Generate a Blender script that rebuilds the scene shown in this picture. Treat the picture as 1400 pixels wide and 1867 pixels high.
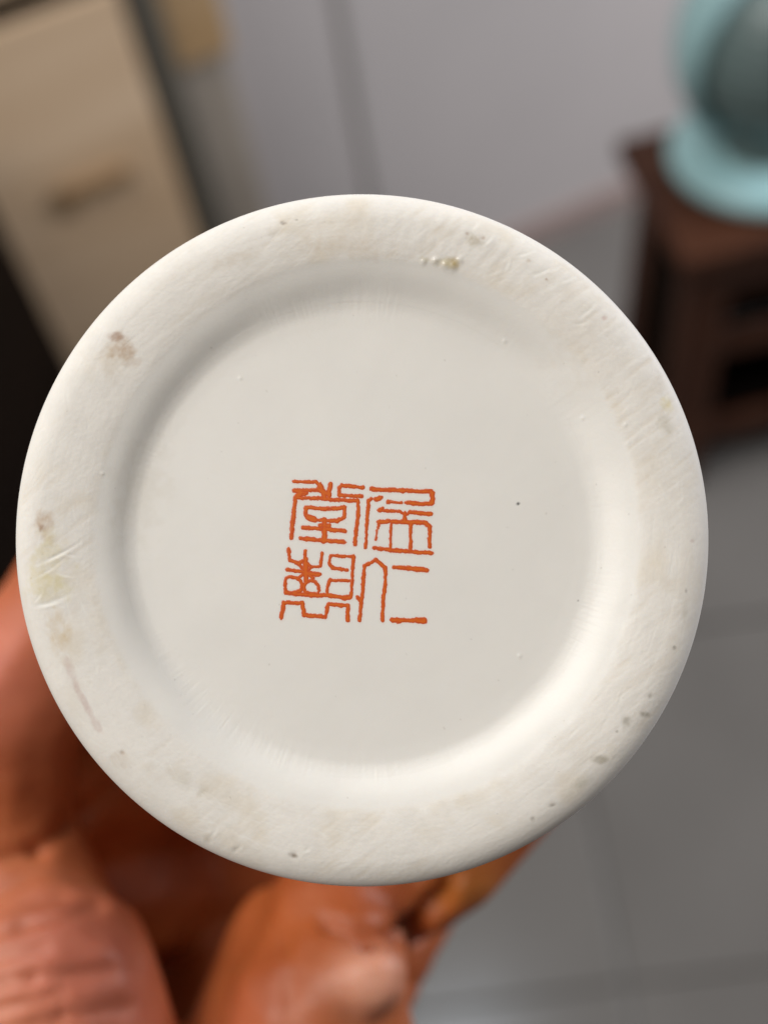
import bpy, bmesh, math, random
import numpy as np
from mathutils import Vector, Matrix

for o in list(bpy.data.objects):
    bpy.data.objects.remove(o)
scene = bpy.context.scene
COL = scene.collection
rng = np.random.default_rng(7)
random.seed(7)

# ------------------------------------------------------------------ camera
W, Hh, F = 1400.0, 1867.0, 2200.0           # photograph size, focal length in its pixels
CAM_H = 1.30                                # the phone is held 1.3 m above the floor
DIST = 0.1218                               # phone to foot rim
up = -Vector((350, -1600, -F)).normalized()
fw = Vector((0, 0, -1))
yv = (fw - fw.dot(up) * up).normalized()
xv = yv.cross(up)
RC = Matrix((xv, yv, up))
CAM_M = Matrix.Translation((0, 0, CAM_H)) @ RC.to_4x4()
cam_d = bpy.data.cameras.new('camera')
cam = bpy.data.objects.new('camera', cam_d)
COL.objects.link(cam)
cam.matrix_world = CAM_M
cam_d.sensor_fit = 'VERTICAL'
cam_d.sensor_height = 36.0
cam_d.lens = 36.0 * F / Hh
cam_d.clip_start = 0.005
cam_d.clip_end = 50
cam_d.dof.use_dof = True
cam_d.dof.focus_distance = DIST + 0.0012
cam_d.dof.aperture_fstop = cam_d.lens / 3.9
cam_d.dof.aperture_blades = 0
scene.camera = cam

# ------------------------------------------------------------------ light
world = bpy.data.worlds.new('World')
scene.world = world
world.use_nodes = True
bg = world.node_tree.nodes['Background']
bg.inputs['Color'].default_value = (1.0, 0.97, 0.93, 1)
bg.inputs['Strength'].default_value = 0.09


def area_light(name, direction_cam, dist, size, size_y, power, color, target_cam=(0, 0, -DIST)):
    d = bpy.data.lights.new(name, 'AREA')
    d.shape = 'RECTANGLE'
    d.size, d.size_y = size, size_y
    d.energy = power
    d.color = color
    o = bpy.data.objects.new(name, d)
    COL.objects.link(o)
    t = CAM_M @ Vector(target_cam)
    p = t + (RC @ Vector(direction_cam).normalized()) * dist
    o.matrix_world = Matrix.Translation(p) @ (p - t).to_track_quat('Z', 'Y').to_matrix().to_4x4()
    return o


area_light('window_light', (-0.60, 0.43, 0.66), 2.2, 1.6, 1.6, 56, (1.0, 0.952, 0.885))
# cool skylight falling from high up near the wall, seen as a sheen on the floor tiles
area_light('skylight', (-0.30, 0.80, 0.17), 0.9, 0.30, 0.30, 2.4, (0.80, 0.90, 1.0))
# unseen fill lamp added at the right to brighten the wall
area_light('side_wall_fill', (1.0, 0.35, 0.75), 2.6, 1.0, 1.2, 46, (0.97, 0.97, 1.0), (-0.15, 0.45, -1.85))

vs = scene.view_settings
vs.view_transform = 'Standard'
vs.look = 'None'
vs.exposure = 0.0
vs.gamma = 1.0
vs.use_curve_mapping = False
scene.cycles.use_denoising = True
scene.cycles.max_bounces = 8


# ------------------------------------------------------------------ helpers
def cam_ray(px, py):
    return (RC @ Vector((px - W / 2, -(py - Hh / 2), -F))).normalized()


def on_floor(px, py, z=0.0):
    d = cam_ray(px, py)
    return Vector((0, 0, CAM_H)) + d * ((z - CAM_H) / d.z)


def on_plane(px, py, p0, n):
    o = Vector((0, 0, CAM_H))
    d = cam_ray(px, py)
    return o + d * ((p0 - o).dot(n) / d.dot(n))


def link(o, parent=None):
    COL.objects.link(o)
    if parent is not None:
        o.parent = parent
    return o


def tag(o, label=None, cat=None, group=None, kind=None):
    if label: o['label'] = label
    if cat: o['category'] = cat
    if group: o['group'] = group
    if kind: o['kind'] = kind
    return o


def empty(name, mat):
    o = bpy.data.objects.new(name, None)
    o.empty_display_size = 0.02
    COL.objects.link(o)
    o.matrix_world = mat
    return o


def mesh_obj(name, bm, mat, parent=None, smooth=False):
    me = bpy.data.meshes.new(name)
    bm.to_mesh(me)
    bm.free()
    if smooth:
        me.polygons.foreach_set('use_smooth', [True] * len(me.polygons))
    me.materials.append(mat)
    return link(bpy.data.objects.new(name, me), parent)


def np_mesh(name, verts, faces, mat, parent=None, smooth=True, attrs=None):
    me = bpy.data.meshes.new(name)
    nv, nf = len(verts), len(faces)
    k = faces.shape[1]
    me.vertices.add(nv)
    me.vertices.foreach_set('co', np.ascontiguousarray(verts, dtype=np.float32).ravel())
    me.loops.add(nf * k)
    me.loops.foreach_set('vertex_index', np.ascontiguousarray(faces, dtype=np.int32).ravel())
    me.polygons.add(nf)
    me.polygons.foreach_set('loop_start', np.arange(0, nf * k, k, dtype=np.int32))
    me.polygons.foreach_set('use_smooth', np.full(nf, smooth))
    me.update(calc_edges=True)
    for an, arr in (attrs or {}).items():
        if arr.ndim == 2:
            a = me.attributes.new(an, 'FLOAT_COLOR', 'POINT')
            rgba = np.ones((nv, 4), dtype=np.float32)
            rgba[:, :3] = arr
            a.data.foreach_set('color', rgba.ravel())
        else:
            a = me.attributes.new(an, 'FLOAT', 'POINT')
            a.data.foreach_set('value', arr.astype(np.float32))
    me.materials.append(mat)
    return link(bpy.data.objects.new(name, me), parent)


def box(bm, c, s, m=None, bevel=0.0):
    r = bmesh.ops.create_cube(bm, size=1.0)
    vs_ = r['verts']
    mt = Matrix.Translation(c) @ Matrix.Diagonal((*s, 1))
    if m is not None:
        mt = m @ mt
    bmesh.ops.transform(bm, matrix=mt, verts=vs_)
    if bevel:
        es = list({e for v in vs_ for e in v.link_edges})
        bmesh.ops.bevel(bm, geom=es, offset=bevel, segments=2, affect='EDGES', profile=0.5)


def beam(bm, a, b, wx, wy, bevel=0.0, upv=Vector((0, 1, 0))):
    a, b = Vector(a), Vector(b)
    z = (b - a).normalized()
    x = upv.cross(z).normalized()
    y = z.cross(x)
    m = Matrix((x, y, z)).transposed().to_4x4()
    m.translation = (a + b) / 2
    box(bm, (0, 0, 0), (wx, wy, (b - a).length), m, bevel)


def lathe(prof, n=64):
    prof = np.array(prof, dtype=float)
    k = len(prof)
    th = np.linspace(0, 2 * np.pi, n, endpoint=False)
    v = np.zeros((k, n, 3))
    v[:, :, 0] = prof[:, 0:1] * np.cos(th)
    v[:, :, 1] = prof[:, 0:1] * np.sin(th)
    v[:, :, 2] = prof[:, 1:2]
    i = np.arange(k - 1)[:, None] * n
    j = np.arange(n)[None, :]
    j2 = (j + 1) % n
    f = np.stack([i + j, i + j2, i + n + j2, i + n + j], -1).reshape(-1, 4)
    return v.reshape(-1, 3), f


# ---- numpy noise
def _hash(ix, iy, seed):
    h = (ix.astype(np.int64) * 374761393 + iy.astype(np.int64) * 668265263 + seed * 974711) & 0x7fffffff
    h = (h ^ (h >> 13)) * 1274126177 & 0x7fffffff
    h = h ^ (h >> 16)
    return (h & 0xffff) / 65535.0


def vnoise(x, y, seed=0):
    ix, iy = np.floor(x), np.floor(y)
    fx, fy = x - ix, y - iy
    fx = fx * fx * fx * (fx * (fx * 6 - 15) + 10)
    fy = fy * fy * fy * (fy * (fy * 6 - 15) + 10)
    a = _hash(ix, iy, seed); b = _hash(ix + 1, iy, seed)
    c = _hash(ix, iy + 1, seed); d = _hash(ix + 1, iy + 1, seed)
    return (a + (b - a) * fx) * (1 - fy) + (c + (d - c) * fx) * fy - 0.5


def fbm(x, y, seed=0, octs=4):
    t, a = 0.0, 1.0
    for k in range(octs):
        t = t + a * vnoise(x * 2 ** k + 17.3 * k, y * 2 ** k - 9.1 * k, seed + k)
        a *= 0.5
    return t


# ---- materials
def new_mat(name):
    m = bpy.data.materials.new(name)
    m.use_nodes = True
    nt = m.node_tree
    return m, nt, nt.nodes['Principled BSDF']


def noise_mat(name, c1, c2, rough=0.5, scale=(5, 5, 5), detail=4, bump=0.0, bscale=None, spec=0.5, coat=0.0, r2=None):
    m, nt, p = new_mat(name)
    tc = nt.nodes.new('ShaderNodeTexCoord')
    mp = nt.nodes.new('ShaderNodeMapping')
    mp.inputs['Scale'].default_value = scale
    nt.links.new(tc.outputs['Object'], mp.inputs['Vector'])
    n = nt.nodes.new('ShaderNodeTexNoise')
    n.inputs['Scale'].default_value = 1.0
    n.inputs['Detail'].default_value = detail
    nt.links.new(mp.outputs['Vector'], n.inputs['Vector'])
    r = nt.nodes.new('ShaderNodeValToRGB')
    r.color_ramp.elements[0].position = 0.3
    r.color_ramp.elements[1].position = 0.7
    r.color_ramp.elements[0].color = (*c1, 1)
    r.color_ramp.elements[1].color = (*c2, 1)
    nt.links.new(n.outputs['Fac'], r.inputs['Fac'])
    nt.links.new(r.outputs['Color'], p.inputs['Base Color'])
    p.inputs['Roughness'].default_value = rough
    p.inputs['Specular IOR Level'].default_value = spec
    p.inputs['Coat Weight'].default_value = coat
    if bump:
        b = nt.nodes.new('ShaderNodeBump')
        b.inputs['Strength'].default_value = bump
        b.inputs['Distance'].default_value = 0.002
        nt.links.new(n.outputs['Fac'], b.inputs['Height'])
        nt.links.new(b.outputs['Normal'], p.inputs['Normal'])
    return m


M_WALL = noise_mat('wall_paint', (0.475, 0.445, 0.445), (0.525, 0.49, 0.49), 0.7, (3, 3, 3), 3)
M_SKIRT = noise_mat('skirting_paint', (0.30, 0.225, 0.21), (0.34, 0.26, 0.24), 0.5, (6, 6, 6))
M_GROUT = noise_mat('grout', (0.115, 0.108, 0.10), (0.145, 0.135, 0.128), 0.9, (20, 20, 20))
M_TILE = noise_mat('floor_tile', (0.130, 0.123, 0.117), (0.162, 0.154, 0.147), 0.2, (4, 4, 4), 5)
M_TAN = noise_mat('tan_wood', (0.61, 0.425, 0.265), (0.74, 0.55, 0.375), 0.55, (1.5, 1.5, 16), 5)
M_TAN2 = noise_mat('brown_wood', (0.40, 0.25, 0.12), (0.46, 0.31, 0.17), 0.55, (3, 3, 20), 4)
M_HANDLE_SHADE = noise_mat('handle_recess_shade', (0.24, 0.145, 0.07), (0.30, 0.19, 0.10), 0.55, (20, 5, 20), 4)  # raised bar coloured dark to stand for the shadow in a recess
M_SLATE = noise_mat('dark_strip', (0.10, 0.092, 0.075), (0.125, 0.115, 0.095), 0.5, (10, 10, 10))
M_STILE = noise_mat('pale_stile', (0.36, 0.31, 0.26), (0.41, 0.355, 0.30), 0.6, (6, 6, 6))
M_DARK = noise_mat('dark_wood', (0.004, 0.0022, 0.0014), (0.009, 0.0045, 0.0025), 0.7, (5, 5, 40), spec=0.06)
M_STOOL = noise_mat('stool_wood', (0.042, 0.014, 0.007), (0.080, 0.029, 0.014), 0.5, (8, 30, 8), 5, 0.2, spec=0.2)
M_TURQ = noise_mat('turquoise_enamel', (0.30, 0.50, 0.53), (0.34, 0.55, 0.58), 0.35, (8, 8, 8))
M_TEAL = noise_mat('dark_teal_plastic', (0.13, 0.19, 0.19), (0.155, 0.215, 0.215), 0.4, (10, 10, 10))

# ------------------------------------------------------------------ setting: floor, tiles, wall
bm = bmesh.new()
box(bm, (0.3, 0.6, -0.008), (3.4, 2.6, 0.010))
floor = tag(mesh_obj('floor', bm, M_GROUT), kind='structure')
TS, GAP = 0.40, 0.004
tile_rot = Matrix.Rotation(math.radians(-5.0), 4, 'Z')
tile_org = Vector((0.137, 0.314, 0))
bm = bmesh.new()
box(bm, (0, 0, 0.0), (TS - GAP, TS - GAP, 0.008), None, 0.0012)
tile0 = mesh_obj('floor_tile', bm, M_TILE, floor)
first = True
for i in range(-3, 4):
    for j in range(-2, 4):
        t = tile0 if first else link(tile0.copy(), floor)
        first = False
        c = tile_org + tile_rot @ Vector(((i + 0.5) * TS, (j + 0.5) * TS, 0))
        c.z = 0.0005 * math.sin(3.1 * i + 1.7 * j)
        t.matrix_local = Matrix.Translation(c) @ tile_rot

wa, wb = on_floor(987, 432), on_floor(1123, 374)
wd = (wb - wa).normalized()                       # along the wall, to the right
wn = Vector((wd.y, -wd.x, 0))                     # out of the wall, to the camera
WM = Matrix((wd, -wn, Vector((0, 0, 1)))).transposed().to_4x4()
WM.translation = wa
bm = bmesh.new()
box(bm, (0, 0.05, 0.7), (3.2, 0.10, 1.4))
wall = mesh_obj('wall', bm, M_WALL)
wall.matrix_world = WM
tag(wall, kind='structure')
bm = bmesh.new()
box(bm, (0.55, -0.006, 0.022), (1.75, 0.011, 0.044), None, 0.002)
sk = mesh_obj('skirting_board', bm, M_SKIRT)
sk.matrix_world = WM
tag(sk, 'low pinkish skirting board along the foot of the grey wall', 'skirting')


def wall_xy(px, py, off=0.0):
    p = on_plane(px, py, wa + wn * off, wn)
    q = p - wa
    return q.dot(wd), q.z


# vertical cable trunking on the wall
x0, z0 = wall_xy(612, 0)
x1, z1 = wall_xy(697, 340)
xm = (x0 + x1) / 2
bm = bmesh.new()
box(bm, (xm, -0.003, 0.72), (0.016, 0.005, 1.30), None, 0.0015)
tr = mesh_obj('trunking', bm, noise_mat('trunking_plastic', (0.44, 0.415, 0.41), (0.48, 0.455, 0.45), 0.5, (8, 8, 8)))
tr.matrix_world = WM
tag(tr, 'narrow grey vertical cable trunking on the grey wall', 'trunking')

# ------------------------------------------------------------------ tan cabinet left behind the pot
OFF = 0.10
xr0, zr0 = wall_xy(262, 0, OFF)
xr1, zr1 = wall_xy(388, 410, OFF)
XR = (xr0 + xr1) / 2
xl, zl = wall_xy(20, 420, OFF)
XL = xl - 0.02
ztop = wall_xy(120, 14, OFF)[1]
zblk = wall_xy(365, 122, OFF)[1]
cab = empty('cabinet', WM @ Matrix.Translation((XL, -OFF, 0)))
tag(cab, 'tan wooden cabinet with a recessed handle standing against the grey wall', 'cabinet')
wc = XR - XL
bm = bmesh.new()
box(bm, (wc / 2, 0.056, 0.45), (wc, 0.08, 0.90), None, 0.002)
mesh_obj('carcass', bm, M_STILE, cab)
# drawer fronts: separate boards with a shadow gap
dr_h = ztop - 0.006
bm = bmesh.new()
box(bm, (wc / 2 - 0.006, 0.004, dr_h / 2 + 0.02), (wc - 0.034, 0.018, dr_h - 0.02), None, 0.002)
door = mesh_obj('drawer_front', bm, M_TAN, cab)
bm = bmesh.new()
box(bm, (wc / 2 - 0.006, 0.004, ztop + 0.034 + 0.15), (wc - 0.034, 0.018, 0.30), None, 0.002)
mesh_obj('drawer_front', bm, M_TAN, cab)
bm = bmesh.new()
box(bm, (wc / 2 - 0.006, 0.010, ztop + 0.016), (wc - 0.030, 0.010, 0.030))
mesh_obj('gap_shade_strip', bm, M_DARK, cab)  # near-black strip set in the gap, its shade put into the colour
hx, hz = wall_xy(172, 335, OFF)
hx -= XL
bm = bmesh.new()
box(bm, (hx, -0.010, hz + 0.006), (0.085, 0.014, 0.020), None, 0.004)
h1 = mesh_obj('handle', bm, M_HANDLE_SHADE, door)
bm = bmesh.new()
box(bm, (hx - 0.036, -0.008, hz - 0.010), (0.018, 0.010, 0.020), None, 0.003)
mesh_obj('handle_bracket', bm, M_HANDLE_SHADE, door)
bm = bmesh.new()
box(bm, (wc + 0.002, 0.003, 0.45), (0.024, 0.022, 0.90), None, 0.003)
mesh_obj('edge_strip', bm, M_SLATE, cab)
bm = bmesh.new()
box(bm, (wc + 0.046, 0.050, 0.45), (0.060, 0.060, 0.90), None, 0.003)
mesh_obj('side_stile', bm, M_STILE, cab)
bm = bmesh.new()
box(bm, (wc + 0.048, 0.014, zblk + 0.15), (0.066, 0.014, 0.30), None, 0.003)
mesh_obj('corner_block', bm, M_TAN2, cab)

# ------------------------------------------------------------------ dark chest at the left edge
ce = on_floor(250, 905)
ch = empty('chest', Matrix.Translation((ce.x, ce.y, 0)) @ Matrix.Rotation(math.radians(-5), 4, 'Z'))
tag(ch, 'near-black wooden chest at the left edge in front of the tan cabinet', 'chest')
bm = bmesh.new()
box(bm, (-0.30, -0.20, 0.315), (0.60, 0.40, 0.57), None, 0.006)
mesh_obj('body', bm, M_DARK, ch)
bm = bmesh.new()
box(bm, (-0.30, -0.20, 0.618), (0.61, 0.41, 0.03), None, 0.006)
mesh_obj('lid', bm, M_DARK, ch)
bm = bmesh.new()
box(bm, (-0.30, -0.20, 0.014), (0.58, 0.38, 0.026), None, 0.004)
mesh_obj('plinth', bm, M_DARK, ch)

# ------------------------------------------------------------------ stool
SH = 0.42
sa = on_floor(1146, 248, SH)       # back left corner
sb = on_floor(1246, 478, SH)       # front left corner
ex = Vector((1.0, 0.04, 0)).normalized()
SWD = 0.34
sdep = (sa - sb)
ey = Vector((-ex.y, ex.x, 0))
SDP = sdep.dot(ey)
SM = Matrix((ex, ey, Vector((0, 0, 1)))).transposed().to_4x4()
SM.translation = (sb.x, sb.y, 0)
stool = empty('stool', SM)
tag(stool, 'dark reddish brown wooden stool carrying the turquoise fan', 'stool')
bm = bmesh.new()
box(bm, (SWD / 2, SDP / 2, SH - 0.012), (SWD, SDP, 0.024), None, 0.004)
mesh_obj('seat', bm, M_STOOL, stool)
LEG = 0.044
for sx in (0, 1):
    for sy in (0, 1):
        tx = 0.024 + LEG / 2 if sx == 0 else SWD - 0.024 - LEG / 2
        ty = 0.020 + LEG / 2 if sy == 0 else SDP - 0.020 - LEG / 2
        bx_ = tx + (-0.018 if sx == 0 else 0.018)
        by_ = ty + (-0.014 if sy == 0 else 0.014)
        bm = bmesh.new()
        beam(bm, (bx_, by_, 0.0045), (tx, ty, SH - 0.0245), LEG, LEG, 0.003)
        mesh_obj('leg', bm, M_STOOL, stool)
for zz, hh_, nm in ((SH - 0.066, 0.060, 'apron'), (0.085, 0.036, 'stretcher')):
    for k in range(4):
        bm = bmesh.new()
        if k < 2:
            y_ = 0.036 if k == 0 else SDP - 0.036
            box(bm, (SWD / 2, y_, zz), (SWD - 0.10, 0.018, hh_), None, 0.002)
        else:
            x_ = 0.040 if k == 2 else SWD - 0.040
            box(bm, (x_, SDP / 2, zz), (0.018, SDP - 0.10, hh_), None, 0.002)
        mesh_obj(nm, bm, M_STOOL, stool)
for (c, s_, nm) in (((SWD / 2, SDP - 0.030, 0.22), (SWD - 0.11, 0.008, 0.22), 'back_shade_panel'), ((0.030, SDP / 2, 0.22), (0.008, SDP - 0.11, 0.22), 'side_shade_panel'),
                    ((SWD - 0.030, SDP / 2, 0.22), (0.008, SDP - 0.11, 0.22), 'side_shade_panel'), ((SWD / 2, SDP / 2, 0.108), (SWD - 0.09, SDP - 0.08, 0.008), 'shade_shelf'),
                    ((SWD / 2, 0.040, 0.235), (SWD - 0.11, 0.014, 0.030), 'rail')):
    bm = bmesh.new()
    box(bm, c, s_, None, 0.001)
    mesh_obj(nm, bm, M_DARK if 'panel' in nm or nm == 'shade_shelf' else M_STOOL, stool)  # near-black panels and shelf added as painted shade under the seat

# ------------------------------------------------------------------ turquoise table fan on the stool
fb = on_floor(1398, 285, SH)
fan = empty('table_fan', Matrix.Translation((fb.x, fb.y, SH)))
tag(fan, 'turquoise table fan with round base standing on the dark stool', 'fan')
v, f_ = lathe([(0.001, 0.001), (0.100, 0.001), (0.106, 0.006), (0.106, 0.013), (0.100, 0.019), (0.06, 0.023), (0.001, 0.024)], 72)
np_mesh('base', v, f_, M_TURQ, fan)
v, f_ = lathe([(0.052, 0.020), (0.053, 0.030), (0.046, 0.036), (0.044, 0.052), (0.048, 0.066)], 48)
np_mesh('neck', v, f_, M_TEAL, fan)
BC = Vector((0.0, 0.0, 0.140))
prof = [(0.094 * math.sin(a), -0.094 * math.cos(a)) for a in np.linspace(0.02, math.pi - 0.02, 30)]
v, f_ = lathe(prof, 64)
v = v + np.array(BC)
motor = np_mesh('motor_housing', v, f_, M_TEAL, fan)
for k in range(6):
    zc = 0.012 + 0.010 * k
    rr = math.sqrt(0.0945 ** 2 - zc ** 2)
    bm = bmesh.new()
    n = 48
    vv = []
    for q in range(n):
        a = 2 * math.pi * q / n
        for (dr, dz) in ((0, -0.0018), (0.0025, 0), (0, 0.0018)):
            vv.append(bm.verts.new((BC.x + (rr + dr) * math.cos(a), BC.y + (rr + dr) * math.sin(a), BC.z + zc + dz)))
    for q in range(n):
        for s in range(2):
            a0 = q * 3 + s
            b0 = ((q + 1) % n) * 3 + s
            bm.faces.new((vv[a0], vv[b0], vv[b0 + 1], vv[a0 + 1]))
    mesh_obj('rib', bm, M_TEAL, motor, True)
# shell: thick cap round the back and top of the motor
ax = Vector((-0.42, 0.82, 0.04)).normalized()
outer = [(0.110 * math.sin(a), 0.110 * math.cos(a)) for a in np.linspace(0.01, 1.42, 22)]
inner = [(0.098 * math.sin(a), 0.098 * math.cos(a)) for a in np.linspace(1.42, 0.01, 22)]
v, f_ = lathe(outer + inner, 72)
rot = np.array(ax.to_track_quat('Z', 'Y').to_matrix())
v = v @ rot.T + np.array(BC)
np_mesh('shell', v, f_, M_TURQ, fan)

# ------------------------------------------------------------------ the porcelain pot, foot towards the camera
S = DIST / F                      # metres per photograph pixel on the foot rim
AX = Vector(((655 - 700) * S, -(981.5 - 933.5) * S, -DIST))
tilt = Matrix.Rotation(math.radians(-1.2), 4, 'X') @ Matrix.Rotation(math.radians(-1.2), 4, 'Y')
POT_M = CAM_M @ Matrix.Translation(AX) @ tilt
pot = empty('porcelain_pot', POT_M)
tag(pot, 'white porcelain brush pot held with its worn unglazed foot and orange seal mark facing out', 'pot')

RPX = 632.0
R0 = RPX * S * 1000               # mm
K = R0 / 35.0 * 1.016


def rp(px):                       # photo pixel radius -> mm
    return px * S * 1000


# foot profile, mm: r, z (z=0 is the rim plane, minus goes into the body)
ctrl = np.array([
    (0.0, -1.95), (8, -1.98), (16, -2.06), (21.5, -2.10), (23.0, -2.06), (24.0, -1.78), (24.9, -1.32), (25.7, -0.95), (26.5, -0.68),
    (27.2, -0.50), (27.7, -0.34), (28.5, -0.20), (29.6, -0.07), (30.8, -0.01), (31.8, -0.03), (32.7, -0.16), (33.5, -0.40), (34.1, -0.75),
    (34.55, -1.20), (34.82, -1.70), (34.97, -2.3)])
rd = np.linspace(0, 34.97, 7000)
zd = np.interp(rd, ctrl[:, 0], ctrl[:, 1])
ker = np.exp(-0.5 * (np.arange(-200, 201) / 65.0) ** 2); ker /= ker.sum()
zp = np.concatenate([np.full(200, zd[0]), zd, zd[-1] + (np.arange(1, 201) * (zd[-1] - zd[-2]))])
zs = np.convolve(zp, ker, 'valid')
te = np.clip((rd - 31.6) / (34.98 - 31.6), 0, 1)           # rounded outer lip of the foot
zs = np.where(rd < 31.6, zs, np.interp(31.6, rd, zs) - 2.3 * (1 - np.sqrt(1 - te * te)))


def foot_z(r):
    return np.interp(r, rd, zs)


# radial samples: arc-length-even near the rim, coarser on the floor
r_in = np.concatenate([[0.02], np.linspace(0.15, 22.0, 150)])
r_mid = np.linspace(22.12, 33.6, 150)
r_out = 34.97 - (34.97 - 33.6) * np.cos(np.linspace(0, np.pi / 2, 34))[1:] ** 1.0
r_out = np.sort(33.6 + (34.97 - 33.6) * np.sin(np.linspace(0, np.pi / 2, 50))[1:])
rr = np.concatenate([r_in, r_mid, r_out])
NT = 1500
th = np.linspace(0, 2 * np.pi, NT, endpoint=False)
RR, TT = np.meshgrid(rr, th, indexing='ij')
# slightly hand-made: the foot and its recess are not perfectly round
XX = RR * np.cos(TT); YY = RR * np.sin(TT)
ecc = -0.85 * np.cos(TT - 0.55) + 0.14 * np.cos(2 * TT + 0.6) + 0.10 * np.cos(3 * TT - 1.0) + 0.06 * np.cos(5 * TT)
bandw = np.exp(-((RR - 26.0) / 3.0) ** 2)
ZZ = foot_z(np.clip(RR + ecc * bandw, 0, 34.97))
ZZ = ZZ + 0.10 * fbm(XX / 6, YY / 6, 3, 2) * bandw
ZZ = ZZ + 0.03 * fbm(XX / 7, YY / 7, 5, 2) * (RR < 24)

PX = 658 + XX * K / (S * 1000)       # where each point stands in photograph pixels (rim plane), used to lay out the wear
PY = 985 - YY * K / (S * 1000)
rim = np.clip((RR + ecc - 26.9) / 0.9, 0, 1)
rim = rim * rim * (3 - 2 * rim)
rim_n = np.clip(rim + 0.8 * fbm(XX * 0.9, YY * 0.9, 41, 3) * (rim > 0.02) * (rim < 0.98), 0, 1)
outer_e = np.clip((RR - 34.0) / 0.6, 0, 1)
# biscuit relief
bis = rim * (1 - outer_e)
grain = fbm(XX * 3.2, YY * 3.2, 11, 3)
tang = fbm(RR * 2.6, TT * 7, 21, 3)
ang_c = np.cos(np.radians(38)); ang_s = np.sin(np.radians(38))
U = XX * ang_c + YY * ang_s; V = -XX * ang_s + YY * ang_c
hatch = fbm(U * 0.25, V * 1.9, 33, 3)                    # grinding marks running up to the right
hatch_m = np.clip(0.55 + 1.3 * fbm(XX / 9, YY / 9, 55, 2), 0, 1)
dz = bis * (0.005 * grain + 0.008 * tang + 0.020 * hatch * hatch_m) + (1 - bis) * (RR < 27) * 0.006 * fbm(XX / 1.6, YY / 1.6, 15, 3)
# the glaze runs out in fine radial streaks where the recess meets its floor
strk = fbm(TT * 120, RR * 0.30, 81, 3)
sb2 = np.exp(-((RR + ecc - 23.6) / 1.5) ** 2)
dz += 0.017 * strk * sb2 * np.clip(0.55 + 1.2 * fbm(XX / 8, YY / 8, 83, 2), 0, 1)
# radial chatter marks along the top and upper right
aa = np.degrees(TT)
chat = np.clip(1 - np.abs(aa - 66) / 40, 0, 1)
ph = TT * 150 + RR * 0.9 + 2.5 * fbm(TT * 9, RR * 0.4, 61, 2)
dz += bis * chat * 0.010 * np.sin(ph) * np.clip((RR - 28.8) / 2, 0, 1)

lin = lambda r, g, b: np.array([((c / 255 + 0.055) / 1.055) ** 2.4 if c > 10 else c / 255 / 12.92 for c in (r, g, b)])
glaze = np.array([0.815, 0.79, 0.748])
bisc = np.array([0.80, 0.765, 0.715])
Cc = glaze[None, None] * (1 - rim_n[..., None]) + bisc[None, None] * rim_n[..., None]
Cc = Cc * (1 + 0.022 * fbm(XX / 5.0, YY / 5.0, 73, 4))[..., None]
mott = fbm(XX / 2.2, YY / 2.2, 71, 4)
Cc = Cc * (1 + 0.05 * (mott * bis)[..., None]) * (1 + 0.03 * (grain * bis)[..., None])
dirt = np.clip(fbm(XX / 3.5, YY / 3.5, 77, 4) * 1.4 - 0.12, 0, 1) * bis
Cc = Cc * (1 - dirt[..., None] * np.array([0.07, 0.11, 0.18]))
# grime lying in the grinding marks
gr = np.clip(-hatch * 2.2 - 0.25, 0, 1) * hatch_m * bis
Cc = Cc * (1 - gr[..., None] * np.array([0.05, 0.075, 0.11]))


def region(px, py, rad):
    return np.nonzero((np.abs(PX - px) < rad) & (np.abs(PY - py) < rad))


def stain(px, py, rx, ry, rot, col, amt, seed, rag=0.75, fs=18.0):
    ii = region(px, py, 2.2 * max(rx, ry))
    a = math.radians(rot)
    dx, dy = PX[ii] - px, PY[ii] - py
    u = (dx * math.cos(a) + dy * math.sin(a)) / rx
    w_ = (-dx * math.sin(a) + dy * math.cos(a)) / ry
    q = np.sqrt(u * u + w_ * w_) + rag * fbm(PX[ii] / fs, PY[ii] / fs, seed, 4)
    m = np.clip(1.15 - q, 0, 1)
    m = m * m * (3 - 2 * m) * (0.85 * amt) * np.clip(0.85 + 0.45 * fbm(PX[ii] / 7, PY[ii] / 7, seed + 9, 3), 0, 1.4)
    m = np.clip(m, 0, 1)[:, None]
    Cc[ii] = Cc[ii] * (1 - m) + np.array(col) * m


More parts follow.
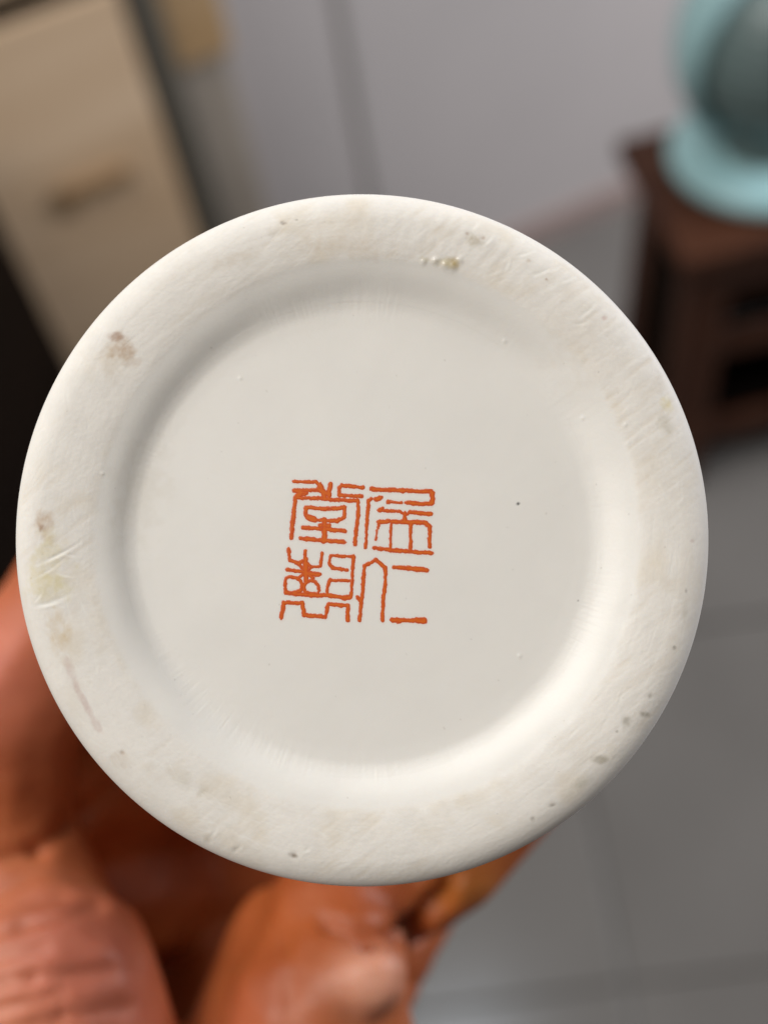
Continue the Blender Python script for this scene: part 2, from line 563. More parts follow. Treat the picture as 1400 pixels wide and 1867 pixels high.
BR = lin(172, 134, 88); BR2 = lin(146, 100, 60); OL = lin(176, 160, 96); YE = lin(214, 200, 140); PK = lin(176, 130, 120); GY = lin(120, 112, 98)
for args in [
    (222, 640, 34, 30, 30, BR, 0.72, 1), (212, 615, 16, 10, 0, BR2, 0.75, 2), (205, 662, 30, 34, 0, lin(190, 170, 140), 0.35, 3),
    (80, 965, 26, 34, 10, BR, 0.55, 4), (76, 968, 10, 8, 20, BR2, 0.8, 5), (85, 1010, 36, 40, 0, YE, 0.45, 6),
    (92, 1065, 48, 40, -25, YE, 0.62, 7), (95, 1090, 40, 26, -30, OL, 0.30, 8), (105, 1165, 26, 55, -12, lin(205, 178, 130), 0.62, 9),
    (132, 1235, 10, 34, -20, PK, 0.35, 10), (156, 1285, 7, 36, -28, PK, 0.42, 11), (178, 1325, 8, 22, -30, PK, 0.3, 12),
    (226, 1376, 7, 6, 0, BR2, 0.55, 13), (220, 1390, 22, 18, 0, lin(190, 168, 140), 0.3, 14),
    (822, 480, 30, 13, 8, OL, 0.6, 15), (834, 482, 16, 12, 0, lin(176, 148, 84), 0.65, 16), (780, 474, 16, 9, 0, OL, 0.4, 17),
    (868, 440, 24, 12, 25, lin(170, 155, 125), 0.6, 18), (884, 436, 7, 6, 0, BR2, 0.6, 19), (855, 427, 6, 5, 0, BR2, 0.5, 20),
    (519, 406, 7, 6, 0, lin(90, 60, 45), 0.95, 21), (543, 400, 5, 3, 0, GY, 0.8, 22), (500, 420, 20, 10, -20, lin(190, 178, 160), 0.4, 23),
    (1221, 742, 14, 22, -15, YE, 0.7, 24), (1215, 775, 18, 22, 0, lin(180, 172, 150), 0.5, 25), (1205, 700, 16, 26, 0, lin(196, 186, 170), 0.4, 26),
    (1104, 582, 8, 6, 0, PK, 0.6, 27), (1000, 512, 4, 3, 0, BR2, 0.8, 28), (968, 478, 6, 5, 0, BR, 0.5, 29),
    (1184, 1272, 7, 10, 20, GY, 0.75, 30), (1142, 1318, 12, 18, 25, lin(140, 132, 112), 0.6, 31), (1174, 1305, 11, 7, 0, lin(120, 110, 84), 0.75, 32),
    (1092, 1385, 16, 9, 0, lin(140, 130, 104), 0.7, 33), (1124, 1334, 4, 4, 0, GY, 0.9, 34), (1008, 1468, 9, 5, -20, GY, 0.7, 35),
    (972, 1494, 5, 6, 0, GY, 0.55, 36), (1060, 1430, 24, 12, -35, lin(178, 176, 160), 0.45, 37), (1228, 1183, 4, 4, 0, GY, 0.7, 38),
    (1248, 1120, 9, 22, 0, lin(185, 178, 160), 0.4, 39), (1262, 990, 5, 4, 0, PK, 0.5, 40), (1250, 1080, 3, 5, 0, GY, 0.6, 46),
    (540, 1561, 9, 6, 30, lin(120, 100, 76), 0.85, 41), (384, 1530, 10, 14, 30, lin(190, 172, 145), 0.4, 42), (335, 1420, 26, 18, 35, lin(190, 180, 158), 0.4, 43),
    (372, 1448, 12, 14, 0, lin(185, 172, 146), 0.4, 44), (250, 900, 60, 120, 10, lin(206, 198, 182), 0.25, 45),
    (640, 452, 120, 22, 3, lin(200, 182, 158), 0.35, 47), (1060, 640, 60, 90, -35, lin(212, 202, 188), 0.3, 48),
    (430, 470, 60, 16, -25, lin(190, 172, 148), 0.35, 49),
]:
    stain(*args)
# pin holes and dust on the glaze
for (px, py, rad, c) in [(950, 921, 2.6, (0.05, 0.05, 0.05)), (1060, 1100, 1.6, (0.45, 0.42, 0.4))]:
    ii = region(px, py, 8)
    m = np.clip(1.5 - np.hypot(PX[ii] - px, PY[ii] - py) / rad, 0, 1)[:, None]
    Cc[ii] = Cc[ii] * (1 - m) + np.array(c) * m
for (px, py, rad, h) in [(435, 687, 3.0, 0.05), (1142, 778, 3.5, 0.05), (185, 866, 3.2, 0.06), (952, 1202, 3.2, 0.06), (925, 620, 4, 0.05), (1068, 764, 3.2, 0.04)]:
    ii = region(px, py, 12)
    dz[ii] += h * np.exp(-((PX[ii] - px) ** 2 + (PY[ii] - py) ** 2) / (rad * rad))
# dried glue drops in the top of the rim
for (px, py, rad, h) in [(775, 478, 5, 0.10), (797, 476, 6, 0.12), (815, 484, 7, 0.14), (828, 488, 8, 0.12), (842, 476, 6, 0.08)]:
    ii = region(px, py, 26)
    dz[ii] += h * np.exp(-((PX[ii] - px) ** 2 + (PY[ii] - py) ** 2) / (rad * rad))
gloss = np.zeros_like(RR)
for (px, py, rad) in [(775, 478, 8), (800, 478, 11), (822, 485, 14), (840, 476, 8)]:
    ii = region(px, py, 40)
    gloss[ii] = np.maximum(gloss[ii], np.clip(1.6 - np.hypot(PX[ii] - px, PY[ii] - py) / rad, 0, 1))
# pits and chips
for (px, py, rad, h) in [(540, 1561, 7, -0.12), (556, 1554, 5, 0.06), (519, 406, 5, -0.1), (388, 1522, 5, 0.08), (384, 1537, 6, -0.08), (428, 1545, 6, 0.08),
                         (436, 1556, 7, -0.07), (1184, 1272, 5, -0.08), (1142, 1318, 6, -0.07), (1092, 1385, 6, -0.07), (1008, 1468, 6, -0.08),
                         (972, 1494, 4, -0.07), (884, 436, 5, -0.07), (855, 427, 5, -0.06), (226, 1376, 4, -0.08), (270, 1400, 8, 0.05),
                         (1104, 582, 6, -0.06), (1060, 600, 8, -0.05), (350, 1440, 9, -0.05), (372, 1448, 9, -0.06), (320, 1415, 8, -0.05)]:
    ii = region(px, py, 30)
    dz[ii] += 0.5 * h * np.exp(-((PX[ii] - px) ** 2 + (PY[ii] - py) ** 2) / (rad * rad))


# small specks scattered over rim and glaze
for k in range(70):
    a = rng.uniform(0, 2 * math.pi); r_ = 632 * math.sqrt(rng.uniform(0, 0.97))
    px, py, rad = 658 + r_ * math.cos(a), 985 - r_ * math.sin(a), rng.uniform(0.9, 2.0)
    ii = region(px, py, 8)
    m = (rng.uniform(0.1, 0.35) * np.clip(1.4 - np.hypot(PX[ii] - px, PY[ii] - py) / rad, 0, 1))[:, None]
    Cc[ii] = Cc[ii] * (1 - m) + np.array([0.25, 0.20, 0.15]) * m


# scratches: real grooves with a raised, pale lip
def scratch(x0, y0, x1, y1, wd_, depth, pale):
    cx, cy = (x0 + x1) / 2, (y0 + y1) / 2
    L = math.hypot(x1 - x0, y1 - y0)
    ii = region(cx, cy, L / 2 + 12)
    if len(ii[0]) == 0:
        return
    dx, dy = (x1 - x0) / L, (y1 - y0) / L
    px, py = PX[ii] - x0, PY[ii] - y0
    t = px * dx + py * dy
    bend = 0.04 * L * np.sin(np.clip(t / L, 0, 1) * np.pi)
    n = -px * dy + py * dx - bend
    env = np.clip(t / (0.3 * L), 0, 1) * np.clip((L - t) / (0.45 * L), 0, 1)
    g = env * np.exp(-(n / wd_) ** 2)
    lip = env * np.exp(-((n - 1.9 * wd_) / wd_) ** 2)
    bi = bis[ii]
    depth = depth * 0.55
    dz[ii] += bi * (-depth * g + 0.55 * depth * lip)
    m = (g * pale * bi)[:, None]
    Cc[ii] = Cc[ii] * (1 - m) + np.array([0.86, 0.84, 0.79]) * m


for s in [(62, 1035, 155, 985, 3.0, .06, .7), (85, 1025, 130, 1000, 2.5, .05, .6), (55, 1112, 140, 1082, 3.2, .06, .8), (70, 1108, 120, 1098, 2.4, .04, .6),
          (60, 1060, 120, 1020, 2.2, .04, .5), (100, 1048, 140, 1055, 2.0, .03, .4), (58, 1105, 80, 1080, 2.2, .04, .5), (105, 1010, 150, 1018, 2.0, .03, .4),
          (120, 700, 128, 760, 2.2, .03, .4), (1055, 585, 1095, 550, 2.8, .05, .7), (1045, 595, 1080, 590, 2.2, .04, .5), (968, 508, 1015, 486, 2.6, .05, .7),
          (1000, 500, 1035, 480, 2.2, .04, .5), (862, 420, 878, 402, 2.6, .05, .6), (885, 448, 905, 425, 2.6, .05, .6), (920, 500, 932, 470, 2.4, .04, .5),
          (1020, 520, 1060, 500, 2.2, .04, .5), (940, 470, 985, 455, 2.0, .04, .5), (550, 1558, 575, 1540, 3.0, .05, .4), (380, 1535, 402, 1508, 3.0, .05, .5),
          (425, 1560, 446, 1540, 3, .05, .4)]:
    scratch(*s)
for k in range(170):
    a = rng.uniform(0, 360); r_ = rng.uniform(520, 612)
    x0 = 658 + r_ * math.cos(math.radians(a)); y0 = 985 - r_ * math.sin(math.radians(a))
    if 25 < a < 110:
        d = -rng.normal(38, 12); L = rng.uniform(14, 55)
    elif 110 <= a < 200:
        d = -(a - 90) + rng.normal(8, 16); d = 180 - a + 90 + rng.normal(0, 22); L = rng.uniform(20, 80)
    else:
        d = -(a - 90) + rng.normal(0, 18); L = rng.uniform(20, 80)
    x1 = x0 + L * math.cos(math.radians(d)); y1 = y0 + L * math.sin(math.radians(d))
    scratch(x0, y0, x1, y1, rng.uniform(1.3, 2.4), rng.uniform(0.006, 0.016), rng.uniform(0.1, 0.40))
ZZ = ZZ + dz

# ---- seal strokes, laid out on a 1400 x 1356 sheet that covers pixels (490..810, 850..1160) of the mark
SEAL = {
    'hall': [
        ([(195, 118), (375, 122), (402, 150), (382, 186), (192, 186)], 28), ([(400, 145), (432, 200), (445, 250)], 42), ([(490, 138), (474, 195), (478, 258)], 36),
        ([(400, 185), (478, 222)], 40), ([(747, 166), (580, 150), (555, 175), (558, 228), (735, 236)], 31), ([(195, 190), (300, 208), (215, 240)], 30),
        ([(250, 210), (208, 245), (200, 310), (187, 440), (179, 572)], 34), ([(215, 248), (330, 250), (540, 264), (705, 272)], 30),
        ([(705, 268), (714, 340), (697, 480), (684, 622)], 31), ([(292, 322), (440, 338), (602, 328), (598, 405), (540, 434), (335, 425), (292, 385), (292, 322)], 33),
        ([(310, 400), (360, 420)], 44), ([(440, 425), (440, 595)], 46), ([(400, 470), (480, 470)], 34), ([(268, 484), (400, 494), (605, 516)], 33), ([(252, 570), (380, 584), (598, 604)], 33), ([(300, 575), (360, 582)], 42)],
    'benefit': [
        ([(812, 180), (1060, 190), (1288, 202), (1304, 250), (1284, 297), (1100, 292)], 34), ([(825, 178), (830, 180)], 44), ([(1300, 215), (1300, 285)], 38),
        ([(1100, 291), (1085, 290)], 20), ([(1055, 287), (950, 284)], 22), ([(948, 283), (956, 284)], 36), ([(852, 262), (888, 250)], 40), ([(812, 258), (792, 272), (787, 345), (778, 470)], 28), ([(778, 470), (776, 560), (769, 648)], 24),
        ([(876, 348), (906, 330)], 26), ([(880, 350), (1045, 360), (1085, 392)], 24), ([(1120, 364), (1200, 370), (1288, 376)], 34), ([(1080, 372), (1080, 432)], 34), ([(1125, 366), (1085, 395)], 22),
        ([(872, 440), (960, 436), (1100, 442), (1245, 446), (1280, 480), (1278, 636)], 34), ([(874, 445), (868, 490)], 22), ([(856, 510), (850, 585)], 20),
        ([(974, 440), (966, 660)], 22), ([(1132, 445), (1126, 672)], 28), ([(838, 650), (1000, 668), (1292, 690)], 33)],
    'make': [
        ([(155, 660), (165, 748), (238, 772), (286, 742), (291, 672)], 28), ([(290, 755), (330, 802), (408, 796), (424, 690)], 28), ([(292, 740), (292, 905)], 44),
        ([(142, 822), (280, 840), (402, 860)], 30), ([(225, 772), (352, 892)], 26), ([(352, 800), (225, 892)], 26), ([(330, 850), (395, 862)], 38),
        ([(135, 890), (165, 880), (215, 888), (248, 910), (262, 945), (252, 985), (220, 1002), (150, 1008), (130, 995), (126, 950), (135, 890)], 27), ([(275, 950), (292, 922), (330, 908), (365, 918), (392, 950), (398, 990), (385, 1015), (330, 1010), (290, 1000), (275, 970), (275, 950)], 27),
        ([(625, 828), (510, 810), (479, 770), (492, 708), (674, 718), (665, 840), (655, 1042)], 27), ([(642, 910), (487, 905), (466, 960), (462, 1015)], 26),
        ([(132, 1008), (290, 1022), (460, 1026), (632, 1050)], 34), ([(595, 1048), (640, 1046)], 46),
        ([(96, 1206), (116, 1086), (264, 1086), (276, 1185), (450, 1198), (472, 1098), (628, 1110), (628, 1222)], 33)],
    'benevolence': [
        ([(850, 746), (757, 792), (752, 930), (736, 1060), (722, 1226)], 29), ([(702, 1040), (735, 1078)], 29), ([(850, 746), (926, 802), (926, 930), (906, 1100), (901, 1228)], 29),
        ([(846, 744), (856, 746)], 34), ([(998, 804), (1100, 806), (1180, 816)], 31), ([(1100, 808), (1256, 826)], 38), ([(978, 1221), (1100, 1226), (1230, 1226)], 36), ([(1180, 1224), (1234, 1226)], 50), ([(1030, 1236), (1045, 1238)], 28)],
}
STEP = 3.0
gx = np.arange(40, 1370, STEP); gy = np.arange(60, 1300, STEP)
GX, GY_ = np.meshgrid(gx, gy)
wob = 7.0 * fbm(GX / 26, GY_ / 26, 91, 3) + 4.0 * fbm(GX / 9, GY_ / 9, 95, 2)
wx_ = GX + 5 * fbm(GX / 45, GY_ / 45, 97, 2); wy_ = GY_ + 5 * fbm(GX / 45, GY_ / 45, 99, 2)


def stroke_sd(strokes):
    sd = np.full(GX.shape, -1e3)
    for pts, wdt in strokes:
        for (ax_, ay_), (bx2, by2) in zip(pts[:-1], pts[1:]):
            dx, dy = bx2 - ax_, by2 - ay_
            t = np.clip(((wx_ - ax_) * dx + (wy_ - ay_) * dy) / (dx * dx + dy * dy + 1e-9), 0, 1)
            d = np.hypot(wx_ - ax_ - t * dx, wy_ - ay_ - t * dy)
            sd = np.maximum(sd, wdt / 2 - d)
    return sd + wob + 0.5


FLOOR_W = 0.0020                     # the painted floor of the foot lies 2 mm behind the rim
SF = (DIST + FLOOR_W) / F


def sheet_to_mm(zx, zy):
    px = 490 + zx / 4.375; py = 850 + zy / 4.375
    return ((px - 700) * SF - AX.x) * 1000, (-(py - 933.5) * SF - AX.y) * 1000


sheet_x, sheet_y = sheet_to_mm(GX, GY_)
sds = {k: stroke_sd(v) for k, v in SEAL.items()}
all_sd = np.max(np.stack(list(sds.values())), 0)
# faint pink bleed of the enamel into the glaze round the strokes
inv = np.nonzero((RR < 16) & (PX > 500) & (PX < 800) & (PY > 855) & (PY < 1155))
lx = (XX[inv] * K / 1000 + AX.x) / SF + 700; ly = 933.5 - (YY[inv] * K / 1000 + AX.y) / SF
jx = np.clip(((lx - 490) * 4.375 - gx[0]) / STEP, 0, len(gx) - 1).astype(int)
jy = np.clip(((ly - 850) * 4.375 - gy[0]) / STEP, 0, len(gy) - 1).astype(int)
hal = np.clip(1 + all_sd[jy, jx] / 26.0, 0, 1) ** 2 * 0.30
Cc[inv] = Cc[inv] * (1 - hal[:, None]) + np.array([0.76, 0.52, 0.44]) * hal[:, None]

# ---- materials of the pot
m_porc, nt, p = new_mat('porcelain')
at = nt.nodes.new('ShaderNodeAttribute'); at.attribute_name = 'wear'
ar = nt.nodes.new('ShaderNodeAttribute'); ar.attribute_name = 'rough'
nt.links.new(at.outputs['Color'], p.inputs['Base Color'])
nt.links.new(ar.outputs['Fac'], p.inputs['Roughness'])
p.inputs['Subsurface Weight'].default_value = 0.12
p.inputs['Subsurface Radius'].default_value = (1.0, 0.8, 0.6)
p.inputs['Subsurface Scale'].default_value = 0.0012
p.inputs['Specular IOR Level'].default_value = 0.5
tc = nt.nodes.new('ShaderNodeTexCoord')
nz = nt.nodes.new('ShaderNodeTexNoise'); nz.inputs['Scale'].default_value = 2600; nz.inputs['Detail'].default_value = 3
nt.links.new(tc.outputs['Object'], nz.inputs['Vector'])
bp = nt.nodes.new('ShaderNodeBump'); bp.inputs['Distance'].default_value = 0.00006
ml = nt.nodes.new('ShaderNodeMath'); ml.operation = 'MULTIPLY'; ml.inputs[1].default_value = 0.45
nt.links.new(ar.outputs['Fac'], ml.inputs[0])
nt.links.new(ml.outputs[0], bp.inputs['Strength'])
nt.links.new(nz.outputs['Fac'], bp.inputs['Height'])
nt.links.new(bp.outputs['Normal'], p.inputs['Normal'])

rough = 0.42 + (0.72 - 0.42) * rim_n * (1 - 0.5 * outer_e)
rough = rough * (1 - np.clip(gloss, 0, 1)) + 0.08 * np.clip(gloss, 0, 1)
# body behind the foot: side wall to the mouth, then the inside
side = [(35.0 * K, -2.5), (35.0 * K, -4.0), (34.6, -7), (34.4, -11), (35.2, -24), (36.2, -40), (38.0, -80), (38.5, -120), (38.4, -150), (39.2, -170), (40.2, -178), (40.3, -179.6),
        (39.6, -180.3), (38.4, -179.6), (37.0, -172), (35.6, -150), (35.6, -110), (34.6, -60), (32.6, -16), (30, -11), (0.2, -9.5)]
vv = np.stack([XX * K, YY * K, ZZ], -1).reshape(-1, 3)
nr = len(rr)
sv = []
for (r_, z_) in side:
    sv.append(np.stack([r_ * np.cos(th), r_ * np.sin(th), np.full(NT, z_)], -1))
vv = np.concatenate([vv, np.concatenate(sv)], 0) / 1000.0
rows = nr + len(side)
i = np.arange(rows - 1)[:, None] * NT
j = np.arange(NT)[None, :]
j2 = (j + 1) % NT
fc = np.stack([i + j, i + NT + j, i + NT + j2, i + j2], -1).reshape(-1, 4)
wear = np.concatenate([Cc.reshape(-1, 3), np.tile(glaze, (len(side) * NT, 1))], 0)
ro = np.concatenate([rough.ravel(), np.full(len(side) * NT, 0.2)])
body = np_mesh('body', vv, fc, m_porc, pot, True, {'wear': np.clip(wear, 0, 1), 'rough': ro})

m_seal, nt, p = new_mat('orange_enamel')
at = nt.nodes.new('ShaderNodeAttribute'); at.attribute_name = 'pool'
nz = nt.nodes.new('ShaderNodeTexNoise'); nz.inputs['Scale'].default_value = 1500; nz.inputs['Detail'].default_value = 4
tc = nt.nodes.new('ShaderNodeTexCoord'); nt.links.new(tc.outputs['Object'], nz.inputs['Vector'])
ad = nt.nodes.new('ShaderNodeMath'); ad.operation = 'MULTIPLY_ADD'; ad.inputs[1].default_value = 1.5
sb_ = nt.nodes.new('ShaderNodeMath'); sb_.operation = 'SUBTRACT'; sb_.inputs[1].default_value = 0.5
nt.links.new(nz.outputs['Fac'], sb_.inputs[0]); nt.links.new(sb_.outputs[0], ad.inputs[0]); nt.links.new(at.outputs['Fac'], ad.inputs[2])
rp_ = nt.nodes.new('ShaderNodeValToRGB')
rp_.color_ramp.elements[0].position = 0.05; rp_.color_ramp.elements[0].color = (0.66, 0.16, 0.065, 1)
rp_.color_ramp.elements[1].position = 0.95; rp_.color_ramp.elements[1].color = (0.68, 0.135, 0.014, 1)
e = rp_.color_ramp.elements.new(0.4); e.color = (0.58, 0.066, 0.008, 1)
nt.links.new(ad.outputs[0], rp_.inputs['Fac'])
nt.links.new(rp_.outputs['Color'], p.inputs['Base Color'])
p.inputs['Roughness'].default_value = 0.35
for key in ('hall', 'benefit', 'make', 'benevolence'):
    sd = sds[key]
    zb = foot_z(np.hypot(sheet_x, sheet_y) / K) + 0.03 * fbm(sheet_x / K / 7, sheet_y / K / 7, 5, 2)
    hgt = 0.014 * np.clip(sd / 8.0, -1.0, 1.0) + 0.002
    keep = sd > -9
    cell = keep[:-1, :-1] & keep[1:, :-1] & keep[:-1, 1:] & keep[1:, 1:] & ((sd[:-1, :-1] > 0) | (sd[1:, :-1] > 0) | (sd[:-1, 1:] > 0) | (sd[1:, 1:] > 0))
    cy, cx = np.nonzero(cell)
    nx = GX.shape[1]
    q = np.stack([cy * nx + cx, (cy + 1) * nx + cx, (cy + 1) * nx + cx + 1, cy * nx + cx + 1], -1)
    used, invx = np.unique(q.ravel(), return_inverse=True)
    pts = np.stack([sheet_x.ravel()[used], sheet_y.ravel()[used], (zb + hgt).ravel()[used]], -1) / 1000.0
    pool = np.clip(sd.ravel()[used] / 15.0, 0, 1)
    np_mesh('seal_character', pts, invx.reshape(-1, 4), m_seal, pot, True, {'pool': pool})

# ------------------------------------------------------------------ the left hand that holds the pot (camera space, mm: x right, y up, w away)
m_skin, nt, p = new_mat('skin')
tc = nt.nodes.new('ShaderNodeTexCoord')
nz = nt.nodes.new('ShaderNodeTexNoise'); nz.inputs['Scale'].default_value = 60; nz.inputs['Detail'].default_value = 6
nt.links.new(tc.outputs['Object'], nz.inputs['Vector'])
rp_ = nt.nodes.new('ShaderNodeValToRGB')
rp_.color_ramp.elements[0].position = 0.34; rp_.color_ramp.elements[0].color = (0.80, 0.73, 0.68, 1)
rp_.color_ramp.elements[1].position = 0.66; rp_.color_ramp.elements[1].color = (1.12, 1.16, 1.20, 1)
nt.links.new(nz.outputs['Fac'], rp_.inputs['Fac'])
ta_ = nt.nodes.new('ShaderNodeAttribute'); ta_.attribute_name = 'tone'
mx = nt.nodes.new('ShaderNodeMix'); mx.data_type = 'RGBA'; mx.blend_type = 'MULTIPLY'; mx.inputs[0].default_value = 1.0
nt.links.new(ta_.outputs['Color'], mx.inputs[6]); nt.links.new(rp_.outputs['Color'], mx.inputs[7])
nt.links.new(mx.outputs[2], p.inputs['Base Color'])
p.inputs['Roughness'].default_value = 0.48; p.inputs['Specular IOR Level'].default_value = 0.4
p.inputs['Subsurface Weight'].default_value = 0.25
p.inputs['Subsurface Radius'].default_value = (1.0, 0.30, 0.12)
p.inputs['Subsurface Scale'].default_value = 0.004
mp = nt.nodes.new('ShaderNodeMapping'); mp.inputs['Rotation'].default_value = (0, 0, math.radians(-18)); mp.inputs['Scale'].default_value = (40, 300, 200)
nt.links.new(tc.outputs['Object'], mp.inputs['Vector'])
n2 = nt.nodes.new('ShaderNodeTexNoise'); n2.inputs['Scale'].default_value = 1.0; n2.inputs['Detail'].default_value = 3
nt.links.new(mp.outputs['Vector'], n2.inputs['Vector'])
bp = nt.nodes.new('ShaderNodeBump'); bp.inputs['Strength'].default_value = 0.3; bp.inputs['Distance'].default_value = 0.0015
nt.links.new(n2.outputs['Fac'], bp.inputs['Height'])
nt.links.new(bp.outputs['Normal'], p.inputs['Normal'])
m_nail = noise_mat('fingernail', (0.60, 0.34, 0.25), (0.66, 0.40, 0.31), 0.3, (60, 60, 60))

HM = CAM_M @ Matrix.Translation((0, 0, -DIST))
CHAINS = [
    # forearm, wrist
    [(-93.6, -396, -59.6, 43.2), (-62.4, -264, 12.4, 36), (-40.8, -180, 55.6, 30), (-31.2, -134.4, 77.2, 28.8)],
    # thenar pad, thumb
    [(-36, -129.6, 79.6, 25.2), (-49.2, -100.8, 67.6, 22.2), (-51.6, -73.2, 61.6, 18)],
    [(-62.4, -74.4, 79.6, 15.6), (-66, -52.8, 77.2, 15.6), (-64.8, -37.2, 77.2, 14.4), (-55.2, -18, 86.8, 12), (-50.4, -2.4, 96.4, 10.2)],
    [(-52.8, -74.4, 65.2, 16.2), (-58.8, -66, 72.4, 15.6), (-64.8, -55.2, 76, 15)],
    # palm under the pot
    [(-28.8, -129.6, 86.8, 24), (-28.8, -91.2, 127.6, 18), (-24, -68.4, 144.4, 15.6)],
    [(-21.6, -129.6, 86.8, 22.8), (-12, -91.2, 125.2, 18), (-4.8, -64.8, 144.4, 14.4)],
    # heel of the hand on the little finger's side
    [(-19.2, -134.4, 79.6, 24), (-10.8, -103.2, 72.4, 19.8), (-10.8, -80.4, 70, 15.4), (-6, -70.8, 70.6, 10.2)],
    [(-7.2, -72.8, 63, 7), (-1.8, -70.2, 61, 6)],
    [(-13.2, -91.2, 89.2, 14.4), (2.4, -74.4, 108.4, 12), (19.2, -60, 137.2, 12)],
    [(-10.8, -82, 70, 14.5), (-8, -67, 79, 12), (0, -58, 86, 10)],
    [(-20, -104, 72, 18), (-20, -86, 75, 12.5), (-17, -73, 84, 10)],
    # web between thumb and palm
    [(-60, -52.8, 91.6, 13.2), (-45.6, -57.6, 122.8, 14.4), (-14.4, -63.6, 142, 14.4)],
    [(-60, -69.6, 96.4, 15.6), (-43.2, -76.8, 125.2, 15.6), (-14.4, -79.2, 137.2, 15.6)],
    [(-54, -31.2, 98.8, 10.8), (-45.6, -45.6, 125.2, 13.2), (-26.4, -60, 142, 14.4)],
    # fingers curl up the right side of the pot
    [(-21.6, -66, 142, 13.2), (-2.4, -62.4, 158.8, 12), (26.4, -55.2, 166, 11.4), (49.2, -26.4, 166, 10.2), (50.4, 7.2, 161.2, 9)],
    [(-4.8, -63.6, 142, 13.2), (16.8, -60, 144.4, 12), (42, -43.2, 144.4, 10.8), (51.6, -9.6, 142, 9.6), (45.6, 21.6, 139.6, 9)],
    [(9.6, -64.8, 125.2, 13.2), (24, -55.2, 120.4, 11.4), (43.2, -32.4, 118, 10.2), (48, -2.4, 116.8, 9.4), (44.4, 19.2, 115.6, 8.4)],
    [(-1.2, -69.6, 91.6, 9.6), (12, -58.8, 78.4, 7.9), (24, -46.8, 84.4, 8.2), (37.2, -28.8, 91.6, 7.7), (42.6, -9.6, 94, 7.2)],
    [(-7.2, -62.4, 84.4, 8.4), (0, -60, 79.6, 7.2), (7.2, -64.8, 79.6, 6)],
]
bm = bmesh.new()
for chn in CHAINS:
    for (a, b) in zip(chn[:-1], chn[1:]):
        A = Vector((a[0], a[1], -a[2])); B = Vector((b[0], b[1], -b[2]))
        n = max(2, int((B - A).length / 2.5))
        for k in range(n + 1):
            t = k / n
            c = A.lerp(B, t); r_ = a[3] * (1 - t) + b[3] * t
            bmesh.ops.create_icosphere(bm, subdivisions=2, radius=r_, matrix=Matrix.Translation(c))
bmesh.ops.scale(bm, vec=(0.001, 0.001, 0.001), verts=bm.verts)
tmp = mesh_obj('hand_tmp', bm, m_skin)
rm = tmp.modifiers.new('remesh', 'REMESH'); rm.mode = 'VOXEL'; rm.voxel_size = 0.0011
sm = tmp.modifiers.new('smooth', 'SMOOTH'); sm.factor = 0.5; sm.iterations = 16
dg = bpy.context.evaluated_depsgraph_get()
me = bpy.data.meshes.new_from_object(tmp.evaluated_get(dg))
me.name = 'hand'
bpy.data.objects.remove(tmp)
# keep the flesh off the pot: push anything inside the wall out to it
nv = len(me.vertices)
co = np.zeros(nv * 3, dtype=np.float32); me.vertices.foreach_get('co', co); co = co.reshape(-1, 3) * 1000
ax0 = np.array([AX.x * 1000, AX.y * 1000])
dxy = co[:, :2] - ax0
rad = np.hypot(dxy[:, 0], dxy[:, 1])
wdep = -co[:, 2]
pot_r = np.interp(wdep, [0, 4, 10, 40, 80, 150, 172, 180], [35.5, 35.5, 34.6, 36.2, 38, 38.4, 39.4, 40.4]) + 0.4
bad = (rad < pot_r) & (wdep > -5) & (wdep < 185)
co[bad, :2] = ax0 + dxy[bad] / rad[bad, None] * pot_r[bad, None]
# skin folds: grooves carved along creases of the palm side
no = np.zeros(nv * 3, dtype=np.float32); me.vertices.foreach_get('normal', no); no = no.reshape(-1, 3)
sc_ = F / (DIST * 1000 + wdep)
hx_, hy_ = 700 + co[:, 0] * sc_, 933.5 - co[:, 1] * sc_
front = (no[:, 2] > 0.1) & (wdep < 115) & (wdep > 10)
for pts, wpx, dep in [([(-60, 1585), (70, 1548), (150, 1490), (210, 1430)], 16, 2.2), ([(-60, 1672), (110, 1632)], 15, 1.5), ([(-60, 1712), (40, 1684), (180, 1650)], 16, 1.5),
                      ([(-60, 1760), (80, 1728)], 14, 1.2), ([(-60, 1806), (60, 1780), (200, 1770)], 17, 1.6), ([(-60, 1856), (110, 1812)], 15, 1.4), ([(-40, 1896), (110, 1856), (230, 1836)], 15, 1.2),
                      ([(590, 1682), (670, 1706), (745, 1700), (795, 1645), (825, 1590)], 17, 5.0), ([(800, 1750), (850, 1720), (880, 1690)], 10, 1.0), ([(740, 1790), (800, 1800)], 10, 1.0),
                      ([(470, 1640), (520, 1720), (530, 1840)], 14, 0.7), ([(600, 1760), (640, 1850)], 14, 0.6)]:
    for (ax_, ay_), (bx2, by2) in zip(pts[:-1], pts[1:]):
        ddx, ddy = bx2 - ax_, by2 - ay_
        t = np.clip(((hx_ - ax_) * ddx + (hy_ - ay_) * ddy) / (ddx * ddx + ddy * ddy), 0, 1)
        dd = np.hypot(hx_ - ax_ - t * ddx, hy_ - ay_ - t * ddy)
        g = np.exp(-(dd / wpx) ** 2) * dep * 0.55 * front
        co -= no * g[:, None]
me.vertices.foreach_set('co', (co / 1000).ravel())
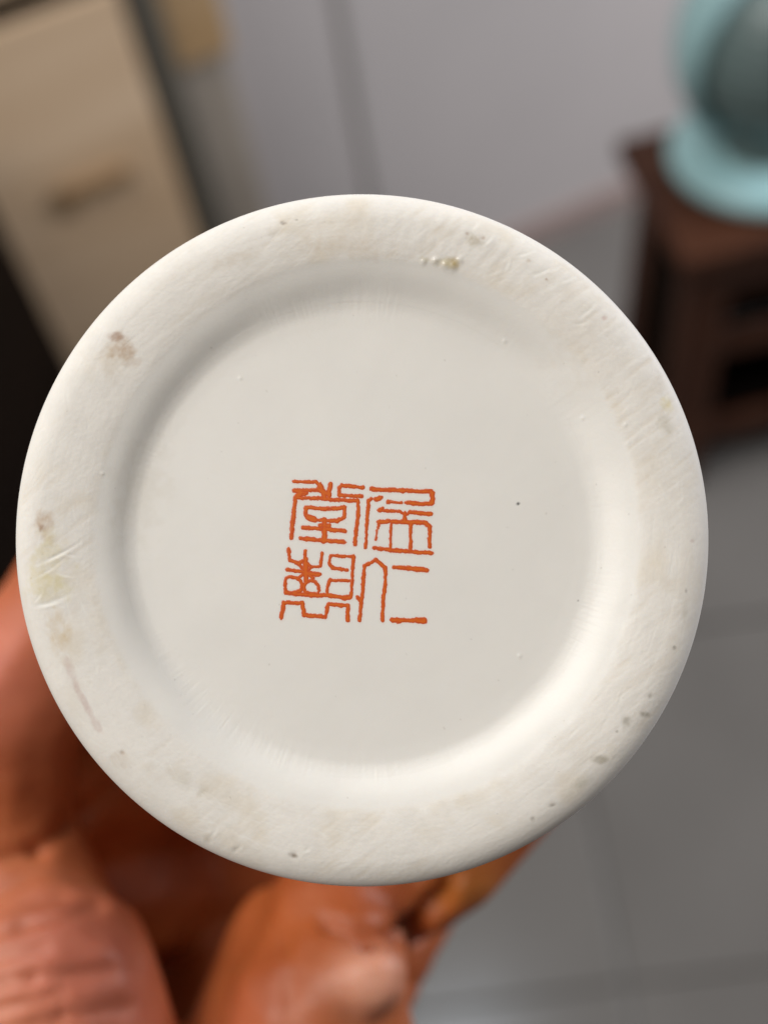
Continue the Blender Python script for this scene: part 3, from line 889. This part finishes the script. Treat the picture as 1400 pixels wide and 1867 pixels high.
# skin tone: flushed pads, paler stretched knuckle, highlight painted on the small bump, tanned elsewhere
tone = np.tile(np.array([0.40, 0.098, 0.024], dtype=np.float32), (nv, 1))
for (c, r_, col_, k_) in [((-43.2, -62.4, 48.4), 13.2, (0.54, 0.155, 0.115), 0.75), ((-60, -74.4, 53.2), 19.2, (0.60, 0.23, 0.13), 0.7), ((-67.2, -24, 67.6), 15.6, (0.60, 0.19, 0.13), 0.7),
                          ((12.6, -61.2, 70), 7.2, (0.58, 0.23, 0.045), 0.55), ((-1.8, -68.4, 56.0), 6.5, (0.72, 0.36, 0.25), 0.9), ((-28.8, -79.2, 48.4), 12, (0.60, 0.20, 0.15), 0.7),
                          ((-3.6, -62.4, 77.2), 7.2, (0.58, 0.16, 0.09), 0.7)]:
    d2 = ((co[:, 0] - c[0]) ** 2 + (co[:, 1] - c[1]) ** 2 + (wdep - c[2]) ** 2) / (r_ * r_)
    k2 = (k_ * np.exp(-d2))[:, None]
    tone = tone * (1 - k2) + np.array(col_, dtype=np.float32) * k2
ta = me.attributes.new('tone', 'FLOAT_COLOR', 'POINT')
ta.data.foreach_set('color', np.concatenate([tone, np.ones((nv, 1))], 1).astype(np.float32).ravel())
me.polygons.foreach_set('use_smooth', [True] * len(me.polygons))
me.materials.clear(); me.materials.append(m_skin)
hand = link(bpy.data.objects.new('hand', me))
hand.matrix_world = HM
tag(hand, 'tan hand with creased palm gripping the white porcelain pot from below', 'hand')


def nail(tip, nrm, along, size):
    along = Vector(along).normalized(); nrm = Vector(nrm).normalized()
    side_ = along.cross(nrm).normalized(); nrm = side_.cross(along).normalized()
    bm = bmesh.new()
    bmesh.ops.create_uvsphere(bm, u_segments=16, v_segments=10, radius=1.0)
    bmesh.ops.scale(bm, vec=(size * 0.75, size, size * 0.22), verts=bm.verts)
    m = Matrix((side_, along, nrm)).transposed().to_4x4()
    m.translation = Vector(tip)
    bmesh.ops.transform(bm, matrix=m, verts=bm.verts)
    bmesh.ops.scale(bm, vec=(0.001,) * 3, verts=bm.verts)
    mesh_obj('fingernail', bm, m_nail, hand, True)


for (c, r_, prev) in [((50.4, 7.2, 161.2), 9, (49.2, -26.4, 166)), ((45.6, 21.6, 139.6), 9, (51.6, -9.6, 142)), ((44.4, 19.2, 115.6), 8.4, (48, -2.4, 116.8)), ((42.6, -9.6, 94), 7.2, (37.2, -28.8, 91.6)), ((-50.4, -2.4, 94), 10.2, (-55.2, -18, 84.4))]:
    C3 = Vector((c[0], c[1], -c[2])); P3 = Vector((prev[0], prev[1], -prev[2]))
    out = Vector((c[0] - AX.x * 1000, c[1] - AX.y * 1000, 0)).normalized()
    nail(C3 + out * (r_ - 1.0), out, C3 - P3, r_ * 0.75)
